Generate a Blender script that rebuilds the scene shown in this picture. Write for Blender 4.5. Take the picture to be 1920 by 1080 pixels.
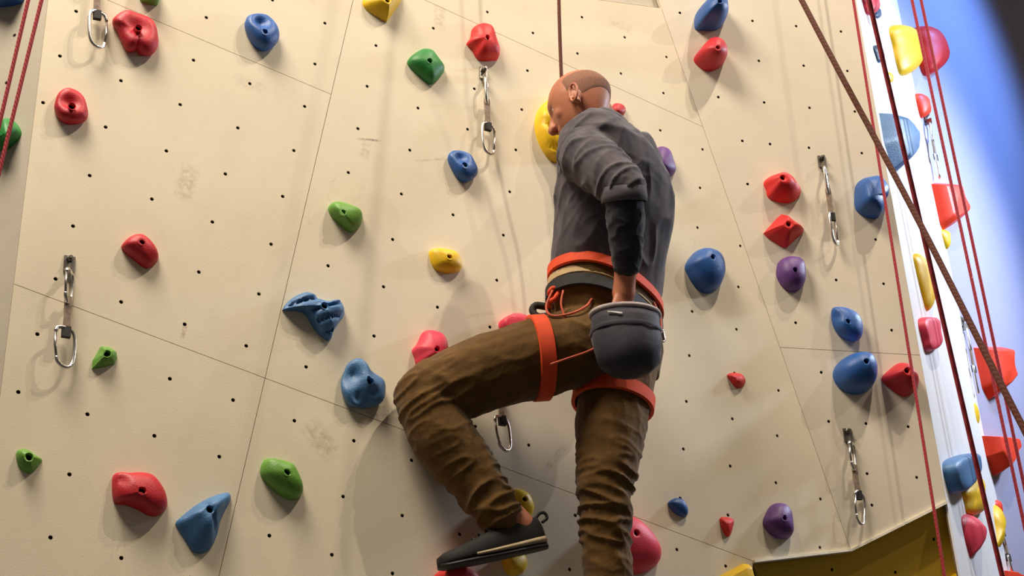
import bpy, bmesh, math, random
import numpy as np
from mathutils import Vector, Matrix, noise
from mathutils.geometry import delaunay_2d_cdt

for o in list(bpy.data.objects):
    bpy.data.objects.remove(o, do_unlink=True)
scene = bpy.context.scene
col = scene.collection
rnd = random.Random(7)

# ------------------------------------------------------------------ camera
FPX = 2850.0
PITCH = math.radians(33.55)
CAM = np.array([0.0, 0.0, 1.5])
cam_d = bpy.data.cameras.new('camera')
cam_d.sensor_width = 36.0
cam_d.lens = 36.0 * FPX / 1920.0
cam_d.clip_start = 0.05
cam = bpy.data.objects.new('camera', cam_d)
col.objects.link(cam)
cam.location = CAM
cam.rotation_euler = (math.pi / 2 + PITCH, 0, 0)
scene.camera = cam

# ------------------------------------------------------------------ world, lamps, exposure
world = bpy.data.worlds.new('gym_air')
scene.world = world
world.use_nodes = True
world.node_tree.nodes['Background'].inputs[0].default_value = (1.0, 0.86, 0.68, 1)
world.node_tree.nodes['Background'].inputs[1].default_value = 0.09

def look_rot(loc, target):
    return (Vector(target) - Vector(loc)).to_track_quat('-Z', 'Y').to_euler()

def spot(name, loc, target, watts, color, radius, angle=70, blend=0.6):
    d = bpy.data.lights.new(name, 'SPOT')
    d.energy = watts; d.color = color; d.shadow_soft_size = radius
    d.spot_size = math.radians(angle); d.spot_blend = blend
    o = bpy.data.objects.new(name, d); col.objects.link(o)
    o.location = loc; o.rotation_euler = look_rot(loc, target)
    return o

def area(name, loc, target, watts, color, size):
    d = bpy.data.lights.new(name, 'AREA')
    d.energy = watts; d.color = color; d.size = size
    o = bpy.data.objects.new(name, d); col.objects.link(o)
    o.location = loc; o.rotation_euler = look_rot(loc, target)
    return o

WARM = (1.0, 0.845, 0.67)
spot('hall_floodlight', (2.19, 1.46, 8.36), (-0.1, 3.6, 3.9), 440, WARM, 0.04, 80)
spot('hall_floodlight', (2.35, 1.85, 8.6), (-0.1, 3.6, 3.9), 300, WARM, 0.04, 80)
spot('hall_floodlight', (4.8, 2.6, 7.2), (1.25, 4.15, 4.8), 190, (1.0, 0.88, 0.75), 0.04, 36, 0.8)
area('left_fill_light', (-1.7, 0.8, 7.2), (-1.3, 3.2, 3.5), 330, (1.0, 0.87, 0.71), 1.8)  # unseen soft lamp, added to brighten the left part of the wall
spot('cool_floodlight', (3.6, 4.6, 6.0), (1.6, 4.8, 4.7), 420, (0.72, 0.83, 1.0), 0.2, 95, 1.0)
spot('blue_stage_light', (3.6, 4.0, 7.6), (2.07, 5.37, 6.2), 680, (0.20, 0.42, 1.0), 0.2, 58, 1.0)

scene.view_settings.view_transform = 'Standard'
scene.view_settings.look = 'None'
scene.view_settings.gamma = 1
scene.view_settings.use_curve_mapping = False
scene.view_settings.exposure = -0.06

# ------------------------------------------------------------------ geometry of the place
RGT = np.array([1.0, 0, 0]); FWD = np.array([0, math.cos(PITCH), math.sin(PITCH)])
UPV = np.array([0, -math.sin(PITCH), math.cos(PITCH)])
def ray(x, y): return RGT * (x - 960) / FPX - UPV * (y - 540) / FPX + FWD
def proj(P):
    d = np.asarray(P) - CAM; z = d @ FWD
    return np.array([960 + FPX * (d @ RGT) / z, 540 - FPX * (d @ UPV) / z])
def depth(P): return float((np.asarray(P) - CAM) @ FWD)
def unit(v): v = np.asarray(v, float); return v / np.linalg.norm(v)

class Facet:
    """A wall plane with its own frame: r along the hole rows, c up the hole columns, n out of the wall."""
    def __init__(s, P0, r, n):
        s.P = np.asarray(P0, float); s.n = unit(n)
        if s.n @ (CAM - s.P) < 0: s.n = -s.n
        s.r = unit(np.asarray(r) - s.n * (s.n @ r)); s.c = unit(np.cross(s.n, s.r))
        s.M = Matrix(((s.r[0], s.c[0], s.n[0], s.P[0]), (s.r[1], s.c[1], s.n[1], s.P[1]),
                      (s.r[2], s.c[2], s.n[2], s.P[2]), (0, 0, 0, 1)))
    def hit(s, x, y, h=0.0):
        d = ray(x, y); return CAM + d * (((s.P + s.n * h) - CAM) @ s.n) / (d @ s.n)
    def uv(s, P): q = np.asarray(P) - s.P; return np.array([q @ s.r, q @ s.c])
    def loc(s, P): q = np.asarray(P) - s.P; return np.array([q @ s.r, q @ s.c, q @ s.n])
    def uvpx(s, x, y): return s.uv(s.hit(x, y))
    def pt(s, u, v, w=0.0): return s.P + s.r * u + s.c * v + s.n * w

_c = unit(ray(1591, -3988)); _X = (FPX * FPX + .42e6) / 1198
_r = unit(ray(960 + _X, 540 - 92.7 + .404 * _X))
A = Facet(CAM + ray(338, 196) * 4.0 * 1.03671, _r, np.cross(_r, _c))
HA_U, HA_V = 0.168, 0.1592
f1, f2 = A.hit(1240, 15), A.hit(1595, 1031)
_psi = math.radians(13)
_rb = np.array([math.cos(_psi), math.sin(_psi), 0])
B = Facet(f2, _rb, np.cross(_rb, f1 - f2))
e1, e2 = B.hit(1605, 0), B.hit(1775, 940)
def yawdir(deg): return np.array([math.cos(math.radians(deg)), math.sin(math.radians(deg)), 0])
Cf = Facet(e2, yawdir(64), np.cross(yawdir(64), e1 - e2))
g1, g2 = Cf.hit(1682, 0), Cf.hit(1842, 800)
D = Facet(g2, yawdir(52), np.cross(yawdir(52), g1 - g2))
l1, l2 = A.hit(90, 0), A.hit(5, 700)
L = Facet(l2, yawdir(160), np.cross(yawdir(160), l1 - l2))
t1, t2 = A.hit(106, -132, -.02), A.hit(1240, 15, -.02)
T = Facet(t2, t2 - t1, np.cross(t2 - t1, unit([0.0, -0.10, 1.0])))
Ep = A.hit(1412, 1052)
_ne = unit([0.30, -0.88, -0.36])
_eo = min((Ep, f2, e2), key=lambda p: p @ _ne)                     # deepest of the three lower corners
E_ = Facet(_eo - _ne * .022, e2 - Ep, _ne)                        # undercut facet below both walls

# ------------------------------------------------------------------ materials
def lin(rgb):
    return tuple(((v / 255) / 12.92 if v <= 10 else ((v / 255 + .055) / 1.055) ** 2.4) for v in rgb) + (1,)
MATS = {}
class NT:
    def __init__(s, name):
        s.m = bpy.data.materials.new(name); s.m.use_nodes = True
        s.t = s.m.node_tree; s.b = s.t.nodes['Principled BSDF']
    def n(s, typ, **kw):
        nd = s.t.nodes.new(typ)
        for k, v in kw.items():
            if k in nd.inputs: nd.inputs[k].default_value = v
            else: setattr(nd, k, v)
        return nd
    def l(s, a, b): s.t.links.new(a, b)
    def math(s, op, a, b=None, clamp=False):
        nd = s.n('ShaderNodeMath', operation=op, use_clamp=clamp)
        for i, v in enumerate((a, b)):
            if v is None: continue
            if isinstance(v, (int, float)): nd.inputs[i].default_value = v
            else: s.l(v, nd.inputs[i])
        return nd.outputs[0]
    def mix(s, fac, a, b, blend='MIX'):
        nd = s.n('ShaderNodeMix', data_type='RGBA', blend_type=blend)
        for idx, v in ((0, fac), (6, a), (7, b)):
            if isinstance(v, (int, float, tuple)): nd.inputs[idx].default_value = v
            else: s.l(v, nd.inputs[idx])
        return nd.outputs[2]
    def noise(s, scale, detail=3, rough=.5, vec=None):
        nd = s.n('ShaderNodeTexNoise'); nd.inputs['Scale'].default_value = scale
        nd.inputs['Detail'].default_value = detail; nd.inputs['Roughness'].default_value = rough
        if vec is not None: s.l(vec, nd.inputs['Vector'])
        return nd.outputs[0]
    def ramp(s, fac, p0, p1):
        nd = s.n('ShaderNodeMapRange'); nd.inputs[1].default_value = p0; nd.inputs[2].default_value = p1
        s.l(fac, nd.inputs[0]); return nd.outputs[0]
    def bump(s, h, strength, dist=.01):
        nd = s.n('ShaderNodeBump'); nd.inputs['Strength'].default_value = strength
        nd.inputs['Distance'].default_value = dist
        s.l(h, nd.inputs['Height']); s.l(nd.outputs[0], s.b.inputs['Normal'])

def plain(name, rgb, rough=.6, metal=0.0, vary=.12, scale=30, bump=.1, spec=.5, bscale=None):
    if name in MATS: return MATS[name]
    k = NT(name); tc = k.n('ShaderNodeTexCoord').outputs['Object']
    c = lin(rgb); dk = tuple(x * (1 - vary * 2) for x in c[:3]) + (1,); lt = tuple(min(1, x * (1 + vary)) for x in c[:3]) + (1,)
    nz = k.noise(scale, 4, .55, tc)
    k.l(k.mix(k.ramp(nz, .3, .7), dk, lt), k.b.inputs['Base Color'])
    k.b.inputs['Roughness'].default_value = rough; k.b.inputs['Metallic'].default_value = metal
    k.b.inputs['Specular IOR Level'].default_value = spec
    if bump: k.bump(k.noise(bscale or scale * 8, 3, .6, tc), bump, .004)
    MATS[name] = k.m; return k.m

def wall_paint(name, rgb, smudges=()):
    k = NT(name); tc = k.n('ShaderNodeTexCoord').outputs['Object']
    c = lin(rgb)
    big = k.noise(1.6, 5, .6, tc); fine = k.noise(9, 6, .65, tc)
    sep = k.n('ShaderNodeSeparateXYZ'); k.l(tc, sep.inputs[0])
    mp = k.n('ShaderNodeMapping'); mp.inputs['Scale'].default_value = (5.5, 1.3, 1); k.l(tc, mp.inputs['Vector'])
    streak = k.noise(1.5, 4, .6, mp.outputs[0])
    base = k.mix(k.ramp(big, .32, .72), tuple(x * .9 for x in c[:3]) + (1,), c)
    base = k.mix(k.math('MULTIPLY', k.ramp(fine, .52, .8), .28), base, tuple(x * .72 for x in c[:3]) + (1,))
    base = k.mix(k.math('MULTIPLY', k.ramp(streak, .55, .85), .22), base, tuple(x * y for x, y in zip(c[:3], (.80, .77, .74))) + (1,))
    # shoe-rubber scuffs: thin curved dark marks where two warped noises cross
    wv = k.n('ShaderNodeTexNoise'); wv.inputs['Scale'].default_value = 2.3; wv.inputs['Detail'].default_value = 2.0; k.l(mp.outputs[0], wv.inputs['Vector'])
    line = k.math('SUBTRACT', 1.0, k.ramp(k.math('ABSOLUTE', k.math('SUBTRACT', wv.outputs[0], .5)), 0.0, .006), clamp=True)
    gate = k.ramp(k.noise(3.1, 2, .5, tc), .60, .72)
    base = k.mix(k.math('MULTIPLY', k.math('MULTIPLY', line, gate), .30), base, tuple(x * .45 for x in c[:3]) + (1,))
    for (u, v, hu, hv, ang, st, rgb2) in smudges:
        du = k.math('SUBTRACT', sep.outputs[0], u); dv = k.math('SUBTRACT', sep.outputs[1], v)
        ca, sa = math.cos(ang), math.sin(ang)
        x = k.math('ADD', k.math('MULTIPLY', du, ca), k.math('MULTIPLY', dv, sa))
        y = k.math('SUBTRACT', k.math('MULTIPLY', dv, ca), k.math('MULTIPLY', du, sa))
        ex = k.math('DIVIDE', k.math('ABSOLUTE', x), hu); ey = k.math('DIVIDE', k.math('ABSOLUTE', y), hv)
        m = k.math('SUBTRACT', 1.0, k.ramp(k.math('MAXIMUM', ex, ey), .6, 1.15), clamp=True)
        m = k.math('MULTIPLY', m, k.ramp(k.noise(60, 3, .6, tc), .35, .65))
        base = k.mix(k.math('MULTIPLY', m, st), base, lin(rgb2))
    k.l(base, k.b.inputs['Base Color'])
    k.b.inputs['Roughness'].default_value = .62
    k.b.inputs['Specular IOR Level'].default_value = .3
    k.bump(k.noise(240, 3, .6, tc), .12, .003)
    return k.m

def smud(fc, x, y, hu, hv, ang, st, rgb=(120, 85, 70)):
    u, v = fc.uvpx(x, y); return (float(u), float(v), hu, hv, ang, st, rgb)
CREAM = (231, 220, 195)
M_wallA = wall_paint('cream_wall_paint', CREAM, [
    smud(A, 350, 342, .026, .055, .0, .32), smud(A, 601, 824, .055, .032, -.7, .32), smud(A, 824, 32, .020, .045, .1, .30),
    smud(A, 692, 262, .038, .004, .35, .7, (90, 75, 65)), smud(A, 686, 280, .014, .030, 0, .33), smud(A, 470, 158, .05, .02, 0, .16),
    smud(A, 735, 775, .06, .025, .2, .40, (125, 112, 100)), smud(A, 690, 768, .05, .010, -.4, .45, (120, 105, 95)),
    smud(A, 1040, 860, .010, .055, -.5, .4, (120, 110, 95)), smud(A, 1165, 48, .045, .02, 0, .18), smud(A, 345, 620, .006, .022, 0, .5),
    smud(A, 900, 590, .05, .006, .5, .2), smud(A, 805, 300, .055, .004, .5, .4, (130, 110, 90))])
M_wallB = wall_paint('cream_wall_paint_right', (230, 220, 200))
M_wallC = wall_paint('pale_wall_paint', (236, 236, 240))
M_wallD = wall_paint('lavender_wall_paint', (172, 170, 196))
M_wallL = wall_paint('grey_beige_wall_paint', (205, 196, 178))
M_wallE = wall_paint('olive_yellow_wall_paint', (236, 194, 62))
M_wallT = wall_paint('upper_wall_shade_paint', (205, 196, 180))  # grey tone stands in for the shadow over the upper facet
M_back = plain('dark_plywood_backing', (120, 98, 72), .8)
M_edge = plain('pale_edge_highlight', (255, 248, 232), .6, vary=.06)  # near-white colour carries the bright highlight of the lower edge
M_brown = plain('brown_hall_wall', (92, 76, 70), .8)
M_mat = plain('grey_foam_mat', (96, 100, 108), .8)
M_tnut = plain('dark_steel_tnut', (62, 48, 36), .5, .6, bump=0)
M_bolt = plain('black_steel_bolt', (14, 13, 13), .7, 0.0, bump=0, spec=.2)
M_alu = plain('polished_aluminium', (225, 222, 216), .25, 1.0, vary=.06, bump=.02)
M_steel = plain('zinc_steel', (150, 145, 138), .35, 1.0, vary=.1, bump=.03)
M_gate = plain('gate_wire_steel', (185, 182, 178), .28, 1.0, vary=.05, bump=0)
M_sling = plain('worn_grey_sling', (150, 130, 115), .85, vary=.2, scale=90)
M_slingdk = plain('black_rubber_keeper', (28, 26, 26), .7, bump=0)
HOLD = {
    'red': plain('red_resin', (196, 26, 44), .48, vary=.08, scale=14, bump=.25, bscale=260),
    'pink': plain('pink_red_resin', (232, 58, 84), .48, vary=.06, scale=14, bump=.25, bscale=260),
    'scarlet': plain('scarlet_resin', (222, 38, 40), .48, vary=.06, scale=14, bump=.25, bscale=260),
    'orange': plain('orange_red_resin', (246, 66, 34), .46, vary=.05, scale=14, bump=.2, bscale=260),
    'blue': plain('blue_resin', (36, 92, 168), .42, vary=.10, scale=14, bump=.25, bscale=260),
    'sky': plain('grey_blue_resin', (74, 124, 176), .46, vary=.10, scale=14, bump=.3, bscale=220),
    'green': plain('green_resin', (38, 132, 56), .46, vary=.10, scale=14, bump=.25, bscale=260),
    'lime': plain('lime_green_resin', (104, 162, 58), .46, vary=.12, scale=14, bump=.25, bscale=260),
    'yellow': plain('yellow_resin', (240, 196, 16), .46, vary=.06, scale=14, bump=.2, bscale=260),
    'purple': plain('purple_resin', (98, 56, 128), .46, vary=.08, scale=14, bump=.25, bscale=260),
    'navy': plain('dark_grey_blue_resin', (58, 92, 128), .5, vary=.08, scale=14, bump=.2, bscale=260),
}

# ------------------------------------------------------------------ object helpers
def mesh_obj(name, verts, faces, mat, parent=None, smooth=True, matrix=None, angle=None):
    me = bpy.data.meshes.new(name)
    me.from_pydata([tuple(map(float, v)) for v in verts], [], [tuple(map(int, f)) for f in faces])
    me.validate()
    bm = bmesh.new(); bm.from_mesh(me); bmesh.ops.recalc_face_normals(bm, faces=bm.faces); bm.to_mesh(me); bm.free()
    if smooth: me.polygons.foreach_set('use_smooth', [True] * len(me.polygons))
    if angle: me.set_sharp_from_angle(angle=math.radians(angle))
    if mat: me.materials.append(mat)
    o = bpy.data.objects.new(name, me); col.objects.link(o)
    if parent: o.parent = parent
    if matrix is not None: o.matrix_local = matrix
    return o
def empty(name, matrix=None, loc=None):
    o = bpy.data.objects.new(name, None); col.objects.link(o); o.empty_display_size = .1
    if matrix is not None: o.matrix_world = matrix
    if loc is not None: o.location = loc
    return o
def tag(o, label, cat, group=None, kind=None):
    o['label'] = label; o['category'] = cat
    if group: o['group'] = group
    if kind: o['kind'] = kind
    return o

class MB:
    def __init__(s): s.v = []; s.f = []
    def add(s, v, f):
        k = len(s.v); s.v += [tuple(map(float, p)) for p in v]; s.f += [tuple(i + k for i in q) for q in f]; return s
    def loft(s, rings, closed_u=True, cap0=True, cap1=True, closed_v=False):
        n = len(rings[0]); v = [p for r in rings for p in r]; f = []
        m = len(rings)
        for i in range(m if closed_v else m - 1):
            a, b = i * n, ((i + 1) % m) * n
            for j in range(n if closed_u else n - 1):
                k = (j + 1) % n; f.append((a + j, a + k, b + k, b + j))
        if not closed_v:
            if cap0: f.append(tuple(range(n - 1, -1, -1)))
            if cap1: f.append(tuple(range((m - 1) * n, m * n)))
        return s.add(v, f)
    def tube(s, pts, rad, n=8, closed=False, caps=True):
        pts = [np.asarray(p, float) for p in pts]; m = len(pts)
        rads = rad if hasattr(rad, '__len__') else [rad] * m
        tan = []
        for i in range(m):
            a = pts[i - 1] if (i > 0 or closed) else pts[i]; b = pts[(i + 1) % m] if (i < m - 1 or closed) else pts[i]
            tan.append(unit(b - a))
        ref = np.array([0, 0, 1.0]) if abs(tan[0][2]) < .9 else np.array([1.0, 0, 0])
        x = unit(np.cross(ref, tan[0])); rings = []
        for i in range(m):
            x = unit(x - tan[i] * (x @ tan[i])); y = np.cross(tan[i], x)
            rings.append([pts[i] + rads[i] * (math.cos(2 * math.pi * k / n) * x + math.sin(2 * math.pi * k / n) * y) for k in range(n)])
        return s.loft(rings, True, caps, caps, closed)
    def ball(s, c, rx, axes=None, nu=16, nv=10):
        c = np.asarray(c, float); r = np.array(rx if hasattr(rx, '__len__') else [rx] * 3, float)
        ax = np.eye(3) if axes is None else np.array(axes)
        rings = []
        for i in range(nv + 1):
            th = math.pi * min(max(i / nv, .02), .98)
            rings.append([c + (r[0] * math.sin(th) * math.cos(2 * math.pi * k / nu)) * ax[0] + (r[1] * math.sin(th) * math.sin(2 * math.pi * k / nu)) * ax[1] + r[2] * math.cos(th) * ax[2] for k in range(nu)])
        return s.loft(rings)
    def box(s, c, h, axes=None):
        c = np.asarray(c, float); ax = np.eye(3) if axes is None else np.array(axes)
        v = [c + sx * h[0] * ax[0] + sy * h[1] * ax[1] + sz * h[2] * ax[2] for sx in (-1, 1) for sy in (-1, 1) for sz in (-1, 1)]
        return s.add(v, [(0, 1, 3, 2), (4, 6, 7, 5), (0, 4, 5, 1), (2, 3, 7, 6), (0, 2, 6, 4), (1, 5, 7, 3)])
    def obj(s, name, mat, parent=None, smooth=True, matrix=None, angle=None):
        return mesh_obj(name, s.v, s.f, mat, parent, smooth, matrix, angle)

def catmull(P, n, closed=False):
    P = [np.asarray(p, float) for p in P]; m = len(P); out = []
    segs = m if closed else m - 1
    for i in range(segs):
        if closed: p0, p1, p2, p3 = P[i - 1], P[i], P[(i + 1) % m], P[(i + 2) % m]
        else:
            p1, p2 = P[i], P[i + 1]; p0 = P[i - 1] if i > 0 else 2 * p1 - p2; p3 = P[i + 2] if i + 2 < m else 2 * p2 - p1
        for k in range(n):
            t = k / n
            out.append(.5 * ((2 * p1) + (-p0 + p2) * t + (2 * p0 - 5 * p1 + 4 * p2 - p3) * t * t + (-p0 + 3 * p1 - 3 * p2 + p3) * t ** 3))
    if not closed: out.append(P[-1])
    return out
def resample(P, n):
    P = [np.asarray(p, float) for p in P]; Q = P + [P[0]]
    d = [0.0]
    for a, b in zip(Q, Q[1:]): d.append(d[-1] + np.linalg.norm(b - a))
    out = []; j = 0
    for i in range(n):
        t = d[-1] * i / n
        while d[j + 1] < t: j += 1
        w = (t - d[j]) / max(1e-9, d[j + 1] - d[j]); out.append(Q[j] * (1 - w) + Q[j + 1] * w)
    return out

# ------------------------------------------------------------------ walls: plywood panels with real seams and bolt holes
def clip(poly, a, b, keep):
    """convex polygon (uv) clipped by the line a-b; keep = +1 left side, -1 right side"""
    a = np.asarray(a); d = np.asarray(b) - a; nn = np.array([-d[1], d[0]]) * keep
    out = []
    for i in range(len(poly)):
        p, q = poly[i], poly[(i + 1) % len(poly)]; sp, sq = (p - a) @ nn, (q - a) @ nn
        if sp >= 0: out.append(p)
        if sp * sq < 0: out.append(p + (q - p) * sp / (sp - sq))
    return out
def inset(poly, g):
    n = len(poly); area2 = sum(poly[i][0] * poly[(i + 1) % n][1] - poly[(i + 1) % n][0] * poly[i][1] for i in range(n))
    s = 1 if area2 > 0 else -1; out = list(poly)
    for i in range(n):
        a, b = poly[i], poly[(i + 1) % n]; d = unit(b - a); nn = np.array([-d[1], d[0]]) * s
        out = clip(out, a + nn * g, b + nn * g, s)
    return out
TN = MB()
def _ring(r, w, n=10): return [(r * math.cos(2 * math.pi * k / n), r * math.sin(2 * math.pi * k / n), w) for k in range(n)]
TN.loft([_ring(.0062, -.0035), _ring(.0046, -.0035), _ring(.0042, -.005), _ring(.0042, -.015)], cap0=False)
_tn = TN.obj('t_nut', M_tnut, None, False); TN_ME = _tn.data; bpy.data.objects.remove(_tn)
def panel(fc, parent, poly, holes, mat, gap=.0009, thick=.018, name='panel'):
    poly = inset(poly, gap)
    if len(poly) < 3: return None
    hs = []
    for h in holes:
        ok = True
        for i in range(len(poly)):
            a, b = poly[i], poly[(i + 1) % len(poly)]; d = unit(b - a)
            if abs(d[0] * (h[1] - a[1]) - d[1] * (h[0] - a[0])) < .014: ok = False
        ins = sum(1 for i in range(len(poly)) if (poly[i][1] > h[1]) != (poly[(i + 1) % len(poly)][1] > h[1]) and h[0] < (poly[(i + 1) % len(poly)][0] - poly[i][0]) * (h[1] - poly[i][1]) / (poly[(i + 1) % len(poly)][1] - poly[i][1]) + poly[i][0])
        if ok and ins % 2: hs.append(np.asarray(h))
    HR, HN = .0054, 10
    v = [Vector(p) for p in poly]; e = [(i, (i + 1) % len(poly)) for i in range(len(poly))]
    loops = [list(range(len(poly)))]
    for h in hs:
        k = len(v)
        v += [Vector((h[0] + HR * math.cos(2 * math.pi * j / HN), h[1] + HR * math.sin(2 * math.pi * j / HN))) for j in range(HN)]
        e += [(k + j, k + (j + 1) % HN) for j in range(HN)]; loops.append(list(range(k, k + HN)))
    ov, oe, of, _, _, _ = delaunay_2d_cdt(v, e, [], 1, 1e-6)
    H = np.array(hs) if hs else np.zeros((0, 2))
    verts = [(p.x, p.y, 0) for p in ov]; faces = []
    for t in of:
        c = np.mean([[ov[i].x, ov[i].y] for i in t], axis=0)
        if len(H) and np.min(np.sum((H - c) ** 2, axis=1)) < (HR * .9) ** 2: continue
        faces.append(tuple(t))
    for lp in loops:
        k = len(verts); n = len(lp)
        verts += [(v[i].x, v[i].y, 0) for i in lp] + [(v[i].x, v[i].y, -thick) for i in lp]
        faces += [(k + j, k + (j + 1) % n, k + n + (j + 1) % n, k + n + j) for j in range(n)]
    me = bpy.data.meshes.new(name); me.from_pydata(verts, [], faces); me.materials.append(mat)
    o = bpy.data.objects.new(name, me); col.objects.link(o); o.parent = parent
    for h in hs:
        t = bpy.data.objects.new('t_nut', TN_ME); col.objects.link(t); t.parent = o; t.location = (h[0], h[1], 0)
    return o
def wall(name, fc, poly_uv, depthw=.03, label=None, pt=.018):
    """dark backing board that carries the panels"""
    n = len(poly_uv); v = [(p[0], p[1], -pt - .0005) for p in poly_uv] + [(p[0], p[1], -pt - .0005 - depthw) for p in poly_uv]
    f = [tuple(range(n)), tuple(range(2 * n - 1, n - 1, -1))] + [(i, (i + 1) % n, n + (i + 1) % n, n + i) for i in range(n)]
    o = mesh_obj(name, v, f, M_back, None, False, fc.M)
    o['kind'] = 'structure'
    if label: o['label'] = label
    return o
def down(fc, P, Q, z=0.02):
    """extend the line P->Q to height z"""
    t = (z - P[2]) / (Q[2] - P[2]); return P + (Q - P) * t
a2 = lambda fc, P: fc.uv(P)

# main wall (left of the fold)
uv = lambda x, y: A.uvpx(x, y)
A_tl, A_bl = A.hit(106, -132), down(A, l1, l2)
A_k = A.hit(1412, 1052)
A_br = A_k - A.c * ((A_k[2] - .02) / A.c[2])
polyA_full = [A.uv(A_bl), A.uv(A_br), uv(1412, 1052), uv(1595, 1031), uv(1240, 15), A.uv(A_tl)]
WA = wall('wall_center', A, polyA_full, label='cream plywood climbing wall with bolt holes behind the climber')
s2a, s2b = uv(500, 710), uv(1412, 1052)
us1 = float(np.mean([uv(660, 0)[0], uv(500, 710)[0], uv(410, 1080)[0]]))
v1 = uv(505, 128)[1]; v3 = uv(1235, 200)[1]
rowA = lambda v: (np.array([-3.0, v]), np.array([3.0, v])); colA = lambda u: (np.array([u, -6.0]), np.array([u, 6.0]))
u0, v0 = uv(338, 196)
holesA = [np.array([u0 + i * HA_U, v0 + j * HA_V]) for i in range(-5, 18) for j in range(-24, 9)]
holesA = [h for h in holesA if proj(A.pt(*h))[1] < 1500]
up = clip([A.uv(A_bl)] + polyA_full[2:], s2a, s2b, 1)
lo = clip([A.uv(A_bl), A.uv(A_br), uv(1412, 1052), A.uv(A_tl)], s2a, s2b, -1)
upL = clip(up, *colA(us1), 1); upR = clip(up, *colA(us1), -1)
panel(A, WA, clip(upL, *rowA(v1), 1), holesA, M_wallA); panel(A, WA, clip(upL, *rowA(v1), -1), holesA, M_wallA)
panel(A, WA, clip(upR, *rowA(v3), 1), holesA, M_wallA); panel(A, WA, clip(upR, *rowA(v3), -1), holesA, M_wallA)
vm = s2a[1] - (v1 - s2a[1])
for q in (clip(lo, *colA(us1), 1), clip(lo, *colA(us1), -1)):
    panel(A, WA, clip(q, *rowA(vm), 1), holesA, M_wallA); panel(A, WA, clip(q, *rowA(vm), -1), holesA, M_wallA)

# right wall
ub = lambda x, y: B.uvpx(x, y)
e0 = e1 + (e1 - e2) * .22
f0 = f1 + (f1 - f2) * .22
polyB = [B.uv(f2), B.uv(e2), B.uv(e0), B.uv(f0)]
WB = wall('wall_right', B, polyB, label='cream plywood climbing wall right of the fold')
HB = [(1275, 24), (1411, 39), (1493, 49), (1577, 59), (1423, 114), (1507, 123), (1589, 133), (1347, 182), (1433, 192), (1518, 202), (1603, 209),
      (1392, 264), (1444, 270), (1517, 277), (1616, 287), (1402, 345), (1642, 449), (1568, 525), (1657, 532), (1492, 605), (1672, 619),
      (1540, 698), (1554, 790), (1624, 794), (1626, 888), (1635, 947), (1703, 800), (1719, 895)]
holesB = [ub(*h) for h in HB]
sb1, sb2 = ub(1460, 651), ub(1725, 666)
panel(B, WB, clip(polyB, sb1, sb2, 1), holesB, M_wallB); panel(B, WB, clip(polyB, sb1, sb2, -1), holesB, M_wallB)

# side walls beyond the right edge
def strip(name, fc, p, q, p2, q2, mat, label, holes=(), thick_p=.018, thick_b=.03):
    poly = [fc.uv(x) for x in (p, p2, q2, q)]
    w = wall(name, fc, poly, thick_b, label, thick_p); panel(fc, w, poly, list(holes), mat, 0.0005, thick_p); return w
eb, gb = down(Cf, e1, e2), down(Cf, g1, g2)
gt = g1 + (g1 - g2) * .3
WC = strip('wall_far_right', Cf, e0, eb, gt, gb, M_wallC, 'pale side wall turned away beyond the right edge', thick_p=.006, thick_b=.004)
d1, d2 = D.hit(2010, -60), D.hit(2100, 420)
d3 = down(D, d1, d2, .02)
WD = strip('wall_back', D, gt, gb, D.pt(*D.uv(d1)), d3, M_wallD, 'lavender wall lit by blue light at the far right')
# left return wall
la_, lb_ = A_tl, A_bl
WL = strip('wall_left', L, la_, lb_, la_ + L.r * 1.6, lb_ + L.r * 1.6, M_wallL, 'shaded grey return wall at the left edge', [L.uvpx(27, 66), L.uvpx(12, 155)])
# upper facet over the main wall
tt = unit([0.0, -0.10, 1.0])
TU = 0.5
WT = strip('wall_upper', T, t1 + tt * TU, t1, t2 + tt * TU, t2, M_wallT, 'small facet leaning out above the main wall, shadow painted in as grey')
# undercut yellow facet under the right wall
ue = lambda x, y: E_.uvpx(x, y)
_er, _el = E_.hit(1774, 935), E_.hit(1405, 1015)
polyE = [E_.uv(_el - E_.c * ((_el[2] - .02) / E_.c[2])), E_.uv(down(E_, _er, E_.hit(1843, 1320))), E_.uv(_er), E_.uv(_el)]
WE = wall('wall_lower_right', E_, polyE, label='olive yellow undercut wall below the right wall')
panel(E_, WE, polyE, [ue(1751, 1011), ue(1679, 1073), ue(1560, 1068)], M_wallE, .001)
# added pale trim strip: painted highlight along the bottom of the cream panels
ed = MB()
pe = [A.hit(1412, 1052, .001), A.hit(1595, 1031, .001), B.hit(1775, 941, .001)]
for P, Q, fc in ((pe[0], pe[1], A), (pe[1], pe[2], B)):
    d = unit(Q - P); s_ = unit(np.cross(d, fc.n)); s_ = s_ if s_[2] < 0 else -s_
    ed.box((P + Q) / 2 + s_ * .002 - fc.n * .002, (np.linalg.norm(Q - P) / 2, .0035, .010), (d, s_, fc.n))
tr = ed.obj('trim_1', M_edge, None, False); tr['kind'] = 'structure'; tr['label'] = 'pale trim strip with painted edge highlight above the yellow wall'
# hall behind and floor
def slab(name, lo_, hi_, mat, label):
    lo_, hi_ = np.array(lo_), np.array(hi_); o = MB().box((lo_ + hi_) / 2, (hi_ - lo_) / 2).obj(name, mat, None, False)
    o['kind'] = 'structure'; o['label'] = label; return o
slab('floor', (-7, -4, -.15), (8, 13, 0), M_mat, 'grey foam mat floor of the climbing hall')
slab('wall_hall', (-7, 12.4, 0), (8, 12.6, 11), M_brown, 'dark brown far wall of the hall')

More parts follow.
